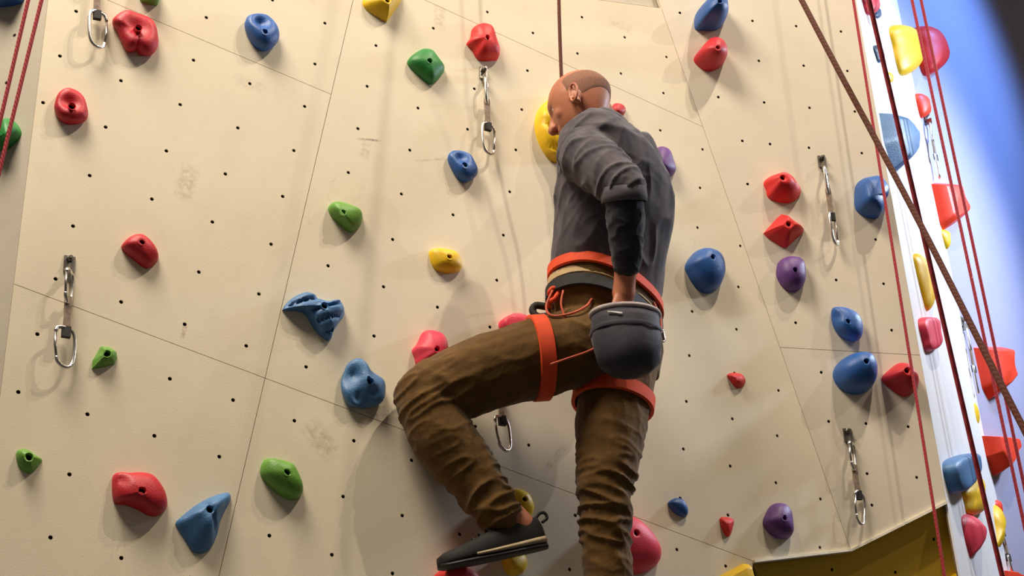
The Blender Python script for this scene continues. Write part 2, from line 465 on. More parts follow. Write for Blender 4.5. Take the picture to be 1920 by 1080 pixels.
# ------------------------------------------------------------------ climbing holds
bolt_mb = MB()
bolt_mb.loft([_ring(.0070, -.018, 12), _ring(.0070, -.010, 12), _ring(.0062, -.009, 12), _ring(.0040, -.009, 6 * 2), _ring(.0036, -.0145, 12)], cap0=True)
_b = bolt_mb.obj('bolt', M_bolt, None, True, None, 30); BOLT_ME = _b.data; bpy.data.objects.remove(_b)
PROF = {
    'dome': [(0, 0), (.10, .0), (.30, .04), (.52, .12), (.70, .24), (.85, .42), (.95, .64), (1.0, .84)],
    'bulb': [(0, .10), (.15, .02), (.35, .0), (.55, .06), (.73, .18), (.88, .38), (.97, .62), (1.0, .84)],
    'wedge': [(0, 0), (.10, .01), (.55, .26), (.90, .56), (1.0, .70)],
    'box': [(0, 0), (.50, .16), (.94, .32), (1.0, .38)],
    'slab': [(0, 0), (.35, .02), (.75, .06), (.93, .16), (1.0, .34), (1.0, .7)],
}
HOLD_POLYS = []
def hold(fc, sil, color, label, bolt=None, H=None, prof='dome', sharp=False, lump=0.0, dents=(), ridges=None, hole=True, graze=False, apex=None, seed=0, group=None):
    sil = [np.array(p, float) for p in sil]
    if sharp: ring = resample(sil, 48)
    else: ring = resample(catmull(sil, 6, True), 44)
    cpx = np.mean(ring, axis=0)
    if bolt is None: bolt_px = np.array(apex if apex else cpx, float)
    else: bolt_px = np.array(bolt, float)
    cw = fc.hit(*cpx); mpp = depth(cw) / FPX
    size = math.sqrt(np.ptp([p[0] for p in ring]) * np.ptp([p[1] for p in ring])) * mpp
    wdir = proj(cw + fc.n * .01) - proj(cw)
    wl = np.linalg.norm(wdir) / .01; wu = unit(wdir)
    if H is None:
        if graze:
            e = np.ptp([p @ wu for p in ring]); H = min((.50 if prof in ('box', 'slab') else .62) * e / wl, .25)
        else: H = .42 * size
    hs = .42 * H
    base = []
    for p in ring:
        t = unit(p - cpx) @ wu
        base.append(p - wu * wl * hs * max(0, t))
    Bw = [fc.hit(*p) for p in base]
    ap = fc.hit(bolt_px[0], bolt_px[1], H); foot = ap - fc.n * H
    foot_uv = fc.uv(foot)
    if graze and bolt is None:
        foot = np.mean(Bw, axis=0)
    N = len(Bw); rings = []
    pr = PROF[prof]
    if not sharp:
        pr2 = []
        for (a, b), (c, d) in zip(pr, pr[1:]): pr2 += [(a, b), ((a + c) / 2, (b + d) / 2)]
        pr = pr2 + [pr[-1]]
    RH = .0085
    for hf, k in pr:
        rg = [b * (1 - k) + foot * k + fc.n * (hf * H) for b in Bw]
        rings.append(rg)
    useh = hole and bolt is not None
    if useh:
        ang = [math.atan2(*(fc.uv(b) - fc.uv(foot))[::-1]) for b in Bw]
        for rr, hh in ((RH * 1.25, H), (RH, H - .0015), (RH * .95, H - .016)):
            rings.append([foot + fc.r * (rr * math.cos(a)) + fc.c * (rr * math.sin(a)) + fc.n * hh for a in ang])
    def disp(p, i):
        if useh and i >= len(rings) - 3: return p
        w = fc.loc(p)[2] / H
        if lump:
            q = Vector(p) * (2.2 / size) + Vector((seed * 3.1, seed, 0))
            p = p + fc.n * (lump * size * noise.noise(q) * min(1, w * 2)) + fc.r * (lump * .5 * size * noise.noise(q + Vector((9, 2, 4))) * min(1, w * 2))
        for (dx, dy, dr, dd) in dents:
            P = fc.hit(dx, dy, H * .85); q = (p - P); q = q - fc.n * (q @ fc.n) * .7
            g = math.exp(-(q @ q) / (dr * mpp) ** 2); p = p - fc.n * (dd * H * g * min(1, w * 1.5))
        if ridges:
            ax, ay, per, amp = ridges
            d = fc.loc(p) @ np.array([ax, ay, 0]); p = p - fc.n * (amp * H * min(1, w * 1.6) * (max(0, math.sin(2 * math.pi * d / (per * mpp)))) ** 3)
        return p
    rings = [[disp(p, i) for p in rg] for i, rg in enumerate(rings)]
    origin = foot
    M = Matrix(((fc.r[0], fc.c[0], fc.n[0], origin[0]), (fc.r[1], fc.c[1], fc.n[1], origin[1]), (fc.r[2], fc.c[2], fc.n[2], origin[2]), (0, 0, 0, 1)))
    lo3 = lambda p: np.array([(p - origin) @ fc.r, (p - origin) @ fc.c, (p - origin) @ fc.n])
    mb = MB(); mb.loft([[lo3(p) for p in rg] for rg in rings])
    root = mb.obj('climbing_hold', HOLD[color], None, True, M, 34 if sharp else 62)
    if useh:
        b = bpy.data.objects.new('bolt', BOLT_ME); col.objects.link(b); b.parent = root; b.location = (0, 0, H)
    tag(root, label, 'climbing hold', group)
    return root

# --- main wall
hold(A, [(208,43),(232,22),(255,25),(280,33),(292,50),(294,80),(290,100),(277,109),(262,106),(255,97),(246,102),(235,98),(225,80),(216,58)], 'red',
     'big crimson hold with a scooped hollow and notched lower edge, top left', (260,52), .050, 'bulb', dents=[(258,48,22,.45)])
hold(A, [(100,200),(108,178),(125,165),(148,172),(160,190),(162,225),(150,234),(130,236),(112,228),(103,215)], 'red',
     'round crimson hold with a dished centre near the left wall edge', (135,199), .042, 'bulb', dents=[(132,190,17,.5)])
hold(A, [(258,-25),(262,0),(272,6),(293,11),(297,0),(300,-25),(280,-40)], 'lime', 'green hold cut off by the top edge, above the big crimson hold', None, .05)
hold(A, [(456,50),(462,35),(480,27),(500,28),(515,42),(521,60),(518,82),(505,96),(490,98),(475,88),(463,70)], 'blue',
     'glossy blue jug with a finger pocket, topmost left of the column seam', (497,60), .050, 'bulb', dents=[(492,38,13,.55)])
hold(A, [(680,10),(722,41),(727,38),(752,3),(756,-20),(735,-38),(700,-30)], 'yellow', 'yellow hold cut off by the top edge, left of the vertical shadow', (727,0), .045, 'wedge')
hold(A, [(763,118),(785,95),(800,90),(815,95),(833,124),(830,138),(812,157),(803,158),(788,146)], 'green',
     'dark green rounded diamond hold left of the top red hold', (806,114), .042)
hold(A, [(874,83),(882,72),(885,55),(898,44),(912,42),(925,48),(932,70),(934,108),(925,114),(905,115),(893,110),(885,95)], 'scarlet',
     'red hold with a pointed left corner directly above a quickdraw', (914,70), .050)
hold(A, [(837,297),(845,287),(862,284),(882,290),(891,308),(893,325),(885,338),(870,344),(856,335),(845,318)], 'blue',
     'glossy blue pocket hold below left of the quickdraw beside the climber', (872,310), .042, 'bulb', dents=[(866,294,12,.5)])
hold(A, [(615,393),(620,383),(635,380),(660,383),(678,392),(681,408),(674,425),(660,436),(650,433),(635,420),(622,408)], 'lime',
     'green egg-shaped hold left of the climber at chest height', (643,398), .045)
hold(A, [(804,476),(812,468),(845,467),(860,474),(866,490),(864,505),(850,512),(830,511),(812,502)], 'yellow',
     'small yellow oval hold on the vertical shadow left of the climber', (843,481), .034)
hold(A, [(529,582),(543,563),(570,550),(590,556),(613,564),(638,563),(649,576),(647,590),(633,607),(622,627),(618,640),(600,630),(587,615),(578,599),(566,586),(543,583)], 'sky',
     'grey-blue hold shaped like a curling fin with toothed ridges', (609,573), .050, 'dome', lump=.10, ridges=(.55,-.83,22,.30), seed=2)
hold(A, [(227,463),(243,445),(263,438),(282,448),(295,470),(295,490),(275,504),(253,490),(237,477)], 'red',
     'dark crimson half-round hold above right of the left quickdraw', (266,453), .040)
hold(A, [(172,692),(173,677),(183,660),(190,647),(207,648),(220,657),(221,670),(215,683),(197,688)], 'lime',
     'small green faceted hold beside the left quickdraw', (201,663), .026, 'wedge', True)
hold(A, [(30,853),(35,843),(50,840),(67,850),(80,860),(75,870),(67,880),(57,888),(43,883),(33,870)], 'lime',
     'small green chunk hold low by the left wall edge', (54,857), .028, 'wedge', lump=.08)
hold(A, [(210,900),(217,888),(240,887),(267,883),(290,888),(307,910),(314,933),(312,953),(297,967),(277,967),(260,957),(233,947),(213,942)], 'red',
     'large dark crimson hold with a wavy lower edge, bottom left', (267,920), .050, 'dome', dents=[(232,895,12,.25)])
hold(A, [(328,983),(333,975),(367,947),(400,928),(430,919),(437,925),(435,937),(417,973),(400,1020),(387,1035),(367,1038),(355,1027),(343,1007)], 'sky',
     'blue triangular fin hold at the bottom left beside the column seam', (394,955), .050, 'wedge', ridges=(.8,.6,40,.22))
hold(A, [(488,890),(492,867),(503,861),(543,865),(557,877),(567,907),(566,927),(550,938),(527,931),(503,911)], 'lime',
     'large lime green hold with a dark underside, lower left centre', (539,885), .048)
hold(A, [(637,720),(640,705),(648,688),(667,675),(680,680),(690,693),(713,707),(721,720),(721,735),(713,753),(700,765),(667,767),(650,763),(639,742)], 'sky',
     'lumpy blue hold like a skull just left of the raised knee', (693,714), .045, 'bulb', lump=.14, dents=[(668,700,9,.25),(700,735,9,.3),(672,742,10,.25)], seed=5)
hold(A, [(772,657),(780,647),(793,623),(810,617),(830,622),(840,637),(841,657),(834,676),(812,690),(783,690),(777,673)], 'pink',
     'pink-red hold peeking out above the raised thigh', (820,655), .055)
hold(A, [(935,605),(952,594),(974,590),(993,597),(1003,612),(990,628),(960,632),(940,622)], 'pink',
     'flat pink-red hold half hidden behind the harness leg loop', None, .035, 'slab')
hold(A, [(1020,193),(1045,178),(1080,178),(1105,203),(1110,250),(1088,290),(1050,306),(1028,298),(1011,272),(1002,240),(1006,212)], 'yellow',
     'large ridged yellow hold behind the face of the climber', None, .055, 'slab', ridges=(.25,.97,36,.30))
hold(A, [(1146,205),(1150,196),(1160,193),(1170,196),(1174,206),(1168,216),(1158,218),(1149,214)], 'red', 'small round dark red hold behind the neck of the climber', None, .022)
hold(A, [(1222,288),(1238,274),(1256,278),(1264,296),(1264,325),(1247,334),(1226,320)], 'purple', 'purple hold peeking out behind the right shoulder', None, .045)
hold(A, [(1284,498),(1301,474),(1323,467),(1348,473),(1359,489),(1360,510),(1352,529),(1339,547),(1319,550),(1301,536),(1288,514)], 'blue',
     'large smooth blue hold right of the waist of the climber', (1337,481), .072)
hold(A, [(1363,703),(1376,699),(1393,700),(1400,712),(1392,726),(1379,726),(1369,714)], 'scarlet', 'tiny red chip hold right of the thigh, above the blue chip', None, .022, 'wedge')
hold(A, [(1252,943),(1263,935),(1277,935),(1286,943),(1290,959),(1284,970),(1267,964),(1256,953)], 'blue', 'tiny dark blue chip hold right of the standing leg', (1280,945), .024, hole=False)
hold(A, [(1349,973),(1362,969),(1378,973),(1376,988),(1365,1007),(1355,995)], 'scarlet', 'tiny red pointed chip hold left of the low purple hold', None, .020, 'wedge')
hold(A, [(1430,978),(1434,966),(1443,950),(1457,943),(1474,945),(1486,960),(1487,988),(1480,1008),(1460,1011),(1443,1001),(1432,988)], 'purple',
     'purple hold near the plywood edge, lower of the two round purple holds', (1471,971), .050)
hold(A, [(1130,985),(1150,968),(1175,968),(1199,975),(1226,999),(1242,1030),(1236,1056),(1205,1074),(1165,1078),(1130,1062),(1120,1020)], 'pink',
     'large pink-red hold behind the shin of the standing leg', (1194,999), .075)
hold(A, [(935,948),(950,925),(968,917),(990,924),(1001,946),(995,968),(970,978),(945,970)], 'yellow', 'yellow hold behind the ankle of the raised foot', (985,935), .045)
hold(A, [(940,1042),(960,1034),(985,1038),(990,1058),(976,1077),(950,1076)], 'yellow', 'yellow hold peeking out under the heel of the raised shoe', None, .035)
hold(A, [(812,1085),(825,1070),(850,1066),(875,1070),(892,1086),(884,1108),(840,1114),(818,1102)], 'scarlet', 'red foothold under the toe of the raised shoe', None, .075, 'slab')
hold(A, [(1345,1082),(1398,1054),(1411,1055),(1420,1085),(1412,1125),(1360,1128)], 'yellow', 'bright yellow angular hold at the bottom edge left of the olive wall', None, .05, 'box', True)
hold(A, [(1100,1395),(1135,1375),(1180,1380),(1200,1410),(1180,1440),(1120,1440)], 'yellow', 'yellow foothold under the shoe of the standing leg', None, .09, 'slab')
# --- left return wall
hold(L, [(-30,-10),(-10,-40),(30,-45),(46,-20),(44,3),(20,12),(-10,12)], 'blue', 'blue hold in the top left corner on the shaded return wall', None, .06)
hold(L, [(-10,235),(5,224),(25,226),(40,245),(36,260),(12,282),(-12,275)], 'green', 'green hold behind the red ropes at the left edge', None, .06)
# --- right wall
hold(B, [(1303,55),(1303,30),(1315,13),(1327,0),(1337,-9),(1352,-10),(1363,2),(1363,20),(1357,42),(1343,57),(1317,58)], 'blue',
     'deep blue hold at the top, above the tall red hold on the right wall', (1350,2), .120)
hold(B, [(1300,112),(1313,93),(1327,75),(1340,70),(1355,75),(1362,90),(1360,110),(1350,127),(1330,134),(1313,128)], 'red',
     'tall red knob hold directly below the top blue hold', (1346,90), .105)
hold(B, [(1432,341),(1453,327),(1472,320),(1490,327),(1502,345),(1503,360),(1490,377),(1471,381),(1442,373),(1436,357)], 'scarlet',
     'red hexagonal hold, upper of two beside the right quickdraw', (1468,333), .062, 'wedge')
hold(B, [(1431,438),(1453,413),(1467,399),(1478,400),(1511,425),(1509,433),(1474,466),(1467,464),(1438,446)], 'scarlet',
     'red diamond-shaped hold between the hexagonal red hold and the purple hold', (1479,420), .055, 'wedge', True)
hold(B, [(1455,509),(1460,491),(1478,480),(1500,480),(1511,492),(1511,518),(1503,539),(1489,548),(1471,543),(1458,525)], 'purple',
     'round purple hold directly below the red diamond hold', (1491,506), .055)
hold(B, [(1603,352),(1615,337),(1632,330),(1650,326),(1663,337),(1670,350),(1666,368),(1654,378),(1651,398),(1642,411),(1618,405),(1603,390)], 'blue',
     'dark blue hold on the outer edge of the right wall behind a rope', None, .085)
hold(B, [(1556,586),(1561,580),(1586,579),(1608,588),(1616,606),(1613,630),(1604,642),(1588,640),(1568,626),(1559,608)], 'blue',
     'teal blue pocketed hold above the big blue hold on the right', (1590,603), .055, 'bulb', dents=[(1568,590,10,.35)])
hold(B, [(1561,702),(1570,682),(1590,668),(1615,660),(1635,664),(1645,685),(1643,708),(1630,730),(1610,740),(1590,738),(1570,725)], 'blue',
     'big blue hold casting a long shadow above the low right quickdraw', (1625,677), .095)
hold(B, [(1652,712),(1665,695),(1690,678),(1710,682),(1728,705),(1722,725),(1705,742),(1690,743),(1670,730)], 'red',
     'red faceted hold beside the big blue hold near the right wall edge', (1701,695), .075, 'wedge')
hold(E_, [(1776,1090),(1788,1076),(1800,1078),(1806,1095),(1790,1110)], 'yellow', 'yellow hold barely showing at the bottom of the olive wall', None, .04)
# --- pale side wall
G = dict(graze=True)
hold(Cf, [(1613,-14),(1643,-14),(1643,2),(1641,22),(1625,28),(1617,4)], 'pink', 'pink-red hold cut off by the top edge above the pale side wall', None, **G)
hold(Cf, [(1640,18),(1648,16),(1651,28),(1645,35),(1640,30)], 'navy', 'tiny grey-blue chip below the top pink hold', None, **G)
hold(Cf, [(1637,87),(1650,87),(1657,107),(1647,118),(1641,104)], 'navy', 'tiny grey-blue chip left of the big yellow side hold', None, **G)
hold(Cf, [(1667,52),(1687,48),(1707,53),(1722,73),(1722,110),(1713,130),(1690,143),(1681,123),(1674,90)], 'yellow',
     'big rounded yellow hold with a hollow at the top of the pale wall', None, prof='dome', dents=[(1684,88,16,.5)], **G)
hold(Cf, [(1662,137),(1671,138),(1675,148),(1668,155)], 'yellow', 'tiny yellow chip below the big yellow side hold', None, **G)
hold(Cf, [(1648,212),(1673,213),(1697,227),(1718,247),(1718,267),(1710,290),(1680,323),(1673,317),(1657,267)], 'sky',
     'large grey-blue wedge hold on the pale side wall behind ropes', None, prof='box', sharp=True, **G)
hold(Cf, [(1712,477),(1724,479),(1741,498),(1752,535),(1750,559),(1738,584),(1728,553),(1716,503)], 'yellow',
     'long yellow leaf-shaped hold on the pale side wall', None, **G)
hold(Cf, [(1721,600),(1738,596),(1753,600),(1759,625),(1757,648),(1736,660),(1728,638)], 'pink', 'pink-red half-round hold directly below the yellow leaf hold', None, prof='slab', **G)
hold(Cf, [(1767,869),(1782,858),(1816,850),(1827,861),(1828,887),(1800,915),(1782,927),(1771,898)], 'sky', 'blue wedge hold low on the pale side wall', None, prof='slab', **G)
hold(Cf, [(1803,917),(1819,898),(1836,895),(1840,925),(1841,958),(1815,966),(1807,940)], 'yellow', 'yellow hold tucked right below the blue wedge hold', None, **G)
hold(Cf, [(1803,969),(1819,965),(1841,980),(1847,998),(1841,1017),(1821,1045),(1815,1035),(1806,998)], 'pink', 'pink-red pointed hold at the lower right below the yellow one', None, prof='wedge', **G)
# --- lavender wall
hold(D, [(1712,55),(1740,53),(1760,67),(1771,87),(1770,118),(1740,142),(1728,136),(1718,95)], 'scarlet', 'big red knob hold behind the big yellow side hold', None, **G)
hold(D, [(1712,180),(1727,178),(1740,187),(1740,213),(1733,220),(1722,218)], 'orange', 'small red-orange hold right above the far quickdraw', None, **G)
hold(D, [(1735,344),(1789,342),(1812,398),(1810,407),(1765,434),(1755,426)], 'orange', 'orange-red box hold, highest of the orange ones, below the far quickdraw', None, prof='box', sharp=True, **G)
hold(D, [(1757,434),(1777,434),(1779,450),(1771,469)], 'yellow', 'small yellow chip under the highest orange-red box hold', None, **G)
hold(D, [(1825,652),(1889,648),(1896,717),(1867,743),(1853,750),(1841,728)], 'orange', 'orange-red box hold behind the thick brown rope', None, prof='box', sharp=True, **G)
hold(D, [(1806,756),(1819,752),(1832,769),(1832,791),(1821,806),(1812,795)], 'yellow', 'yellow half-round hold between two orange-red box holds', None, **G)
hold(D, [(1831,817),(1901,819),(1908,839),(1864,895),(1840,858)], 'orange', 'orange-red wedge hold pointing down below the thick brown rope', None, prof='box', sharp=True, **G)
hold(D, [(1856,941),(1871,939),(1878,954),(1873,970),(1862,966)], 'orange', 'small red-orange hold above the lowest yellow hold', None, **G)
hold(D, [(1841,958),(1856,945),(1870,958),(1877,976),(1875,998),(1862,1020),(1858,1034),(1838,1048),(1842,1000)], 'yellow', 'long lowest yellow hold at the lower right', None, **G)
hold(D, [(1853,1067),(1885,1070),(1915,1078),(1915,1105),(1880,1125),(1860,1110)], 'orange', 'orange-red hold cut off by the bottom edge at the right', None, prof='box', sharp=True, **G)

# ------------------------------------------------------------------ quickdraws
def dloop(cx, cz, w, h, lean, rot):
    """D-shaped carabiner path in a local x-z plane turned by rot about z; returns spine and gate end points"""
    pts = [(-.42, .38), (-.30, .5), (0, .53), (.34, .47), (.46, .30), (.42, -.05), (.30, -.38), (.10, -.52), (-.18, -.53), (-.40, -.42), (-.44, -.30)]
    P = [np.array([p[0] * w, 0, p[1] * h]) for p in pts]
    ca, sa = math.cos(lean), math.sin(lean); cr, sr = math.cos(rot), math.sin(rot)
    def tr_(p):
        x, z = p[0] * ca - p[2] * sa, p[0] * sa + p[2] * ca
        return np.array([cx + x * cr, x * sr + .016, cz + z])
    return [tr_(p) for p in catmull(P, 4)], [tr_(p) for p in (P[-1], np.array([-.47 * w, 0, .03 * h]), P[0])]
def quickdraw(fc, top, bot, label, leans=(.1, -.1), rots=(1.0, .35), flip=1, width=1.0):
    T_ = fc.hit(*top); B_ = fc.hit(bot[0], bot[1], .015)
    zax = unit(T_ - B_); ln = np.linalg.norm(T_ - B_)
    yax = unit(fc.n - zax * (fc.n @ zax)); xax = np.cross(yax, zax)
    M = Matrix(((xax[0], yax[0], zax[0], T_[0]), (xax[1], yax[1], zax[1], T_[1]), (xax[2], yax[2], zax[2], T_[2]), (0, 0, 0, 1)))
    root = empty('quickdraw', M)
    tag(root, label, 'quickdraw', 'quickdraws on the walls')
    h = MB()
    h.box((0, .0025, -.012), (.014, .0022, .022)); h.box((.004, .014, -.038), (.0022, .014, .014))
    hg = h.obj('hanger', M_steel, root, False)
    nb = MB(); nb.loft([[(r_ * math.cos(2 * math.pi * k / 6), y_, r_ * math.sin(2 * math.pi * k / 6)) for k in range(6)] for r_, y_ in ((.009, .004), (.009, .012), (.007, .014))])
    nb.tube([(0, .004, 0), (0, .021, 0)], .0045, 8); nb.obj('bolt', M_steel, hg, False)
    k = ln / .30
    bw, bh = .060 * width, .098 * k
    for cz, le, ro, nm in ((-.085 * k, leans[0], rots[0], 0), (-.30 * k + bh * .5, leans[1], rots[1], 1)):
        sp, gt_ = dloop(0, cz, bw * (1 if nm else .85) * flip, bh * (1.0 if nm else .86), le, ro)
        c = MB().tube(sp, .0050, 8).obj('carabiner', M_alu, root)
        MB().tube(gt_, .0034, 6).obj('gate', M_gate, c)
    z0, z1 = -.085 * k - bh * .40, -.30 * k + bh * .93
    s = MB(); s.loft([[(sx * w_, .016 + sy * .0035, z) for sx, sy in ((-1, -1), (1, -1), (1, 1), (-1, 1))] for z, w_ in ((z0 + .012, .008), (z0, .009), ((z0 + z1) / 2, .0075), (z1, .009), (z1 - .012, .008))])
    so = s.obj('sling', M_sling, root, False)
    s = MB()
    s.loft([[(sx * .0105, .016 + sy * .006, z) for sx, sy in ((-1, -1), (1, -1), (1, 1), (-1, 1))] for z in (z1 - .016, z1 + .012)]); s.obj('rubber_keeper', M_slingdk, so, False)
    return root
quickdraw(A, (177, -95), (180, 92), 'silver quickdraw hanging from the top edge beside the big crimson hold', leans=(.1, .12), flip=1)
quickdraw(A, (130, 488), (117, 690), 'silver quickdraw low at the left beside the small green hold', leans=(-.05, -.12), flip=-1)
quickdraw(A, (906, 133), (912, 291), 'silver quickdraw left of the head of the climber', leans=(.05, .1), flip=1)
quickdraw(A, (924, 672), (942, 846), 'silver quickdraw hanging behind the raised thigh', leans=(.0, -.15), flip=-1)
quickdraw(B, (1540, 298), (1563, 460), 'silver quickdraw on the right wall beside the two red holds', leans=(.0, .05), rots=(1.0, .8), flip=1)
quickdraw(B, (1588, 810), (1613, 985), 'silver quickdraw below the big blue hold on the right wall', leans=(.05, .15), rots=(.8, .6), flip=-1)
quickdraw(D, (1734, 218), (1754, 332), 'quickdraw seen edge-on at the far right below the small red-orange hold', rots=(.3, .3), width=.7)
quickdraw(D, (1803, 600), (1826, 735), 'quickdraw seen edge-on left of the orange box hold behind the brown rope', rots=(.3, .3), width=.7)
quickdraw(D, (1868, 985), (1890, 1074), 'quickdraw at the bottom right corner above the cut-off orange hold', rots=(.3, .3), width=.7)

# ------------------------------------------------------------------ ropes
def rope_mat(name, rgb, fleck):
    k = NT(name); tc = k.n('ShaderNodeTexCoord').outputs['Object']
    w = k.n('ShaderNodeTexWave'); w.inputs['Scale'].default_value = 60; w.inputs['Distortion'].default_value = 1.0
    w.bands_direction = 'DIAGONAL'; k.l(tc, w.inputs['Vector'])
    k.l(k.mix(k.math('MULTIPLY', k.ramp(w.outputs[1], .55, .9), .5), lin(rgb), lin(fleck)), k.b.inputs['Base Color'])
    k.b.inputs['Roughness'].default_value = .8; k.bump(w.outputs[1], .3, .002); return k.m
M_ropeR = rope_mat('red_rope_sheath', (178, 52, 60), (120, 30, 40))
M_ropeB = rope_mat('brown_rope_sheath', (112, 58, 40), (72, 34, 26))
def rope(pts, rad, mat, label, group=None, sub=6):
    mb = MB(); mb.tube(catmull(pts, sub), rad, 8)
    return tag(mb.obj('climbing_rope', mat), label, 'rope', group)
def straight(P, Q, ztop=8.6, zbot=.05):
    P, Q = np.asarray(P), np.asarray(Q); d = Q - P
    return [P + d * ((z - P[2]) / d[2]) for z in (ztop, (ztop * 2 + zbot) / 3, (ztop + 2 * zbot) / 3, zbot)]
RG = 'red ropes hanging in the hall'
rope(straight(B.hit(1600, 0, .12), B.hit(1771, 1080, .12)), .0052, M_ropeR, 'red rope hanging along the edge of the right wall, leftmost of the right ropes', RG)
rope(straight(Cf.hit(1632, 12, .28), Cf.hit(1878, 1075, .28)), .0058, M_ropeR, 'red rope crossing in front of the pale side wall and its holds', RG)
rope(straight(D.hit(1710, 0, .36), D.hit(1850, 655, .36)), .0062, M_ropeR, 'left rope of the pair passing the big red knob hold', RG)
rope(straight(D.hit(1727, 0, .36), D.hit(1866, 655, .36)), .0062, M_ropeR, 'right rope of the pair passing the big red knob hold', RG)
rope(straight(L.hit(53, 0, .30), L.hit(5, 207, .30)), .0050, M_ropeR, 'left one of the two red ropes in the top left corner', RG)
rope(straight(L.hit(78, 0, .30), L.hit(8, 284, .30)), .0050, M_ropeR, 'right one of the two red ropes in the top left corner', RG)
P_, Q_ = CAM + ray(1503, 0) * 3.7, CAM + ray(1915, 795) * 2.9
rope([P_ + (P_ - Q_) * 1.6, P_, CAM + ray(1640, 258) * 3.43, CAM + ray(1745, 458) * 3.22, Q_, Q_ + (Q_ - P_) * .9], .0070, M_ropeB, 'thick taut brown rope running diagonally across the right side')
rope([A.hit(1041, -700, .34), A.hit(1046, -120, .27), A.hit(1052, 130, .21), A.hit(1062, 300, .17), A.hit(1066, 430, .16), A.hit(1046, 545, .185), A.hit(1036, 578, .20)], .0055, M_ropeB, 'brown rope rising from the harness behind the head of the climber')

# ------------------------------------------------------------------ the climber
def J(x, y, d): return A.hit(x, y, d)
def mpx(P): return depth(P) / FPX
def fuse(name, mb, mat, parent, voxel, smooth=3, disp=None, keep=None):
    """join overlapping lofts into one continuous surface"""
    o = mb.obj(name + '_raw', mat, None)
    m = o.modifiers.new('r', 'REMESH'); m.mode = 'VOXEL'; m.voxel_size = voxel; m.use_smooth_shade = True
    if smooth:
        s_ = o.modifiers.new('s', 'SMOOTH'); s_.factor = .5; s_.iterations = smooth
    dg = bpy.context.evaluated_depsgraph_get(); dg.update()
    me = bpy.data.meshes.new_from_object(o.evaluated_get(dg))
    bpy.data.objects.remove(o)
    me.name = name
    if disp:
        n = len(me.vertices); co = np.empty(n * 3); no = np.empty(n * 3)
        me.vertices.foreach_get('co', co); me.vertices.foreach_get('normal', no)
        co = co.reshape(-1, 3); no = no.reshape(-1, 3)
        for i in range(n): co[i] += no[i] * disp(co[i])
        me.vertices.foreach_set('co', co.ravel())
    me.polygons.foreach_set('use_smooth', [True] * len(me.polygons))
    if not me.materials: me.materials.append(mat)
    r = bpy.data.objects.new(name, me); col.objects.link(r); r.parent = parent
    if parent is not None: r.matrix_parent_inverse = parent.matrix_world.inverted()
    return r
def limb(mb, pts, shrink=1.0, n=20, sub=6, flat=1.0):
    P = [J(p[0], p[1], p[2]) for p in pts]; R = [p[3] * mpx(q) * shrink for p, q in zip(pts, P)]
    c = catmull([np.append(p, r) for p, r in zip(P, R)], sub)
    mb.tube([q[:3] for q in c], [q[3] for q in c], n)
    mb.ball(P[0], R[0] * .98); mb.ball(P[-1], R[-1] * .98)
    return P, R
FT = unit([-.77, .64, 0]); LT = unit([-.64, -.77, 0]); KT = math.sqrt(LT[0] ** 2 + .43 * FT[0] ** 2)
def tring(x, y, d, w, shrink=1.0, n=36, grow=0.0, tilt=0.0, dz=0.0, ratio=.66):
    c = J(x, y, d); a = w * mpx(c) / KT * shrink + grow; b = ratio * (w * mpx(c) / KT) * shrink + grow
    out = []
    for k in range(n):
        t = 2 * math.pi * k / n; ct, st = math.cos(t), math.sin(t)
        q = c + LT * (a * math.copysign(abs(ct) ** .86, ct)) + FT * (b * math.copysign(abs(st) ** .86, st))
        q = q + np.array([0, 0, dz + tilt * (q[0] - c[0])]); out.append(q)
    return out
def fold_noise(p, scale, vec, stretch, amp, off=0.0):
    q = np.asarray(p); a = q @ vec
    q = q * scale - vec * a * scale * (1 - 1 / stretch)
    v = noise.noise(Vector(q) + Vector((off, off * 2, -off)))
    r_ = 1 - abs(v) * 2.2
    return amp * (max(0, r_) ** 2 - .35)

def cloth(name, rgb, dark, rough=.85, fold=.5, fscale=22):
    k = NT(name); tc = k.n('ShaderNodeTexCoord').outputs['Object']
    nz = k.noise(fscale, 3, .5, tc); wv = k.noise(700, 2, .5, tc)
    k.l(k.mix(k.ramp(nz, .3, .75), lin(dark), lin(rgb)), k.b.inputs['Base Color'])
    k.b.inputs['Roughness'].default_value = rough; k.b.inputs['Specular IOR Level'].default_value = .2
    k.b.inputs['Sheen Weight'].default_value = .12
    k.bump(k.math('ADD', k.math('MULTIPLY', nz, fold), k.math('MULTIPLY', wv, .05)), .5, .012)
    return k.m
M_shirt = cloth('grey_shirt_jersey', (102, 96, 99), (78, 75, 84), fold=.25)
M_sleeve = cloth('dark_undershirt_jersey', (50, 50, 58), (40, 40, 48))
M_pants = cloth('olive_brown_canvas', (108, 78, 35), (88, 62, 26), fold=.7, fscale=26)
M_orange = plain('orange_webbing', (236, 78, 26), .7, vary=.06, scale=60, bump=.3, bscale=900)
M_black = plain('black_webbing', (26, 25, 27), .7, vary=.1, scale=60, bump=.3, bscale=900)
M_beige = plain('beige_lining', (200, 172, 128), .8, vary=.06)
M_cord = plain('salmon_cord', (206, 96, 70), .7, vary=.08, scale=90)
M_shoe = plain('black_suede', (17, 13, 11), .75, vary=.15, scale=40, bump=.3, bscale=500)
M_rubber = plain('black_rubber', (20, 18, 18), .55, vary=.1)
M_mid = plain('sand_midsole', (188, 166, 132), .6, vary=.06)
M_bag = cloth('slate_bag_nylon', (62, 60, 70), (48, 47, 58), .6, .4, 18)
M_rim = cloth('grey_bag_rim', (196, 182, 180), (170, 156, 158), .8, .2, 20)
M_logo = plain('pale_print', (190, 188, 184), .7)
k_ = NT('skin'); tc_ = k_.n('ShaderNodeTexCoord').outputs['Object']
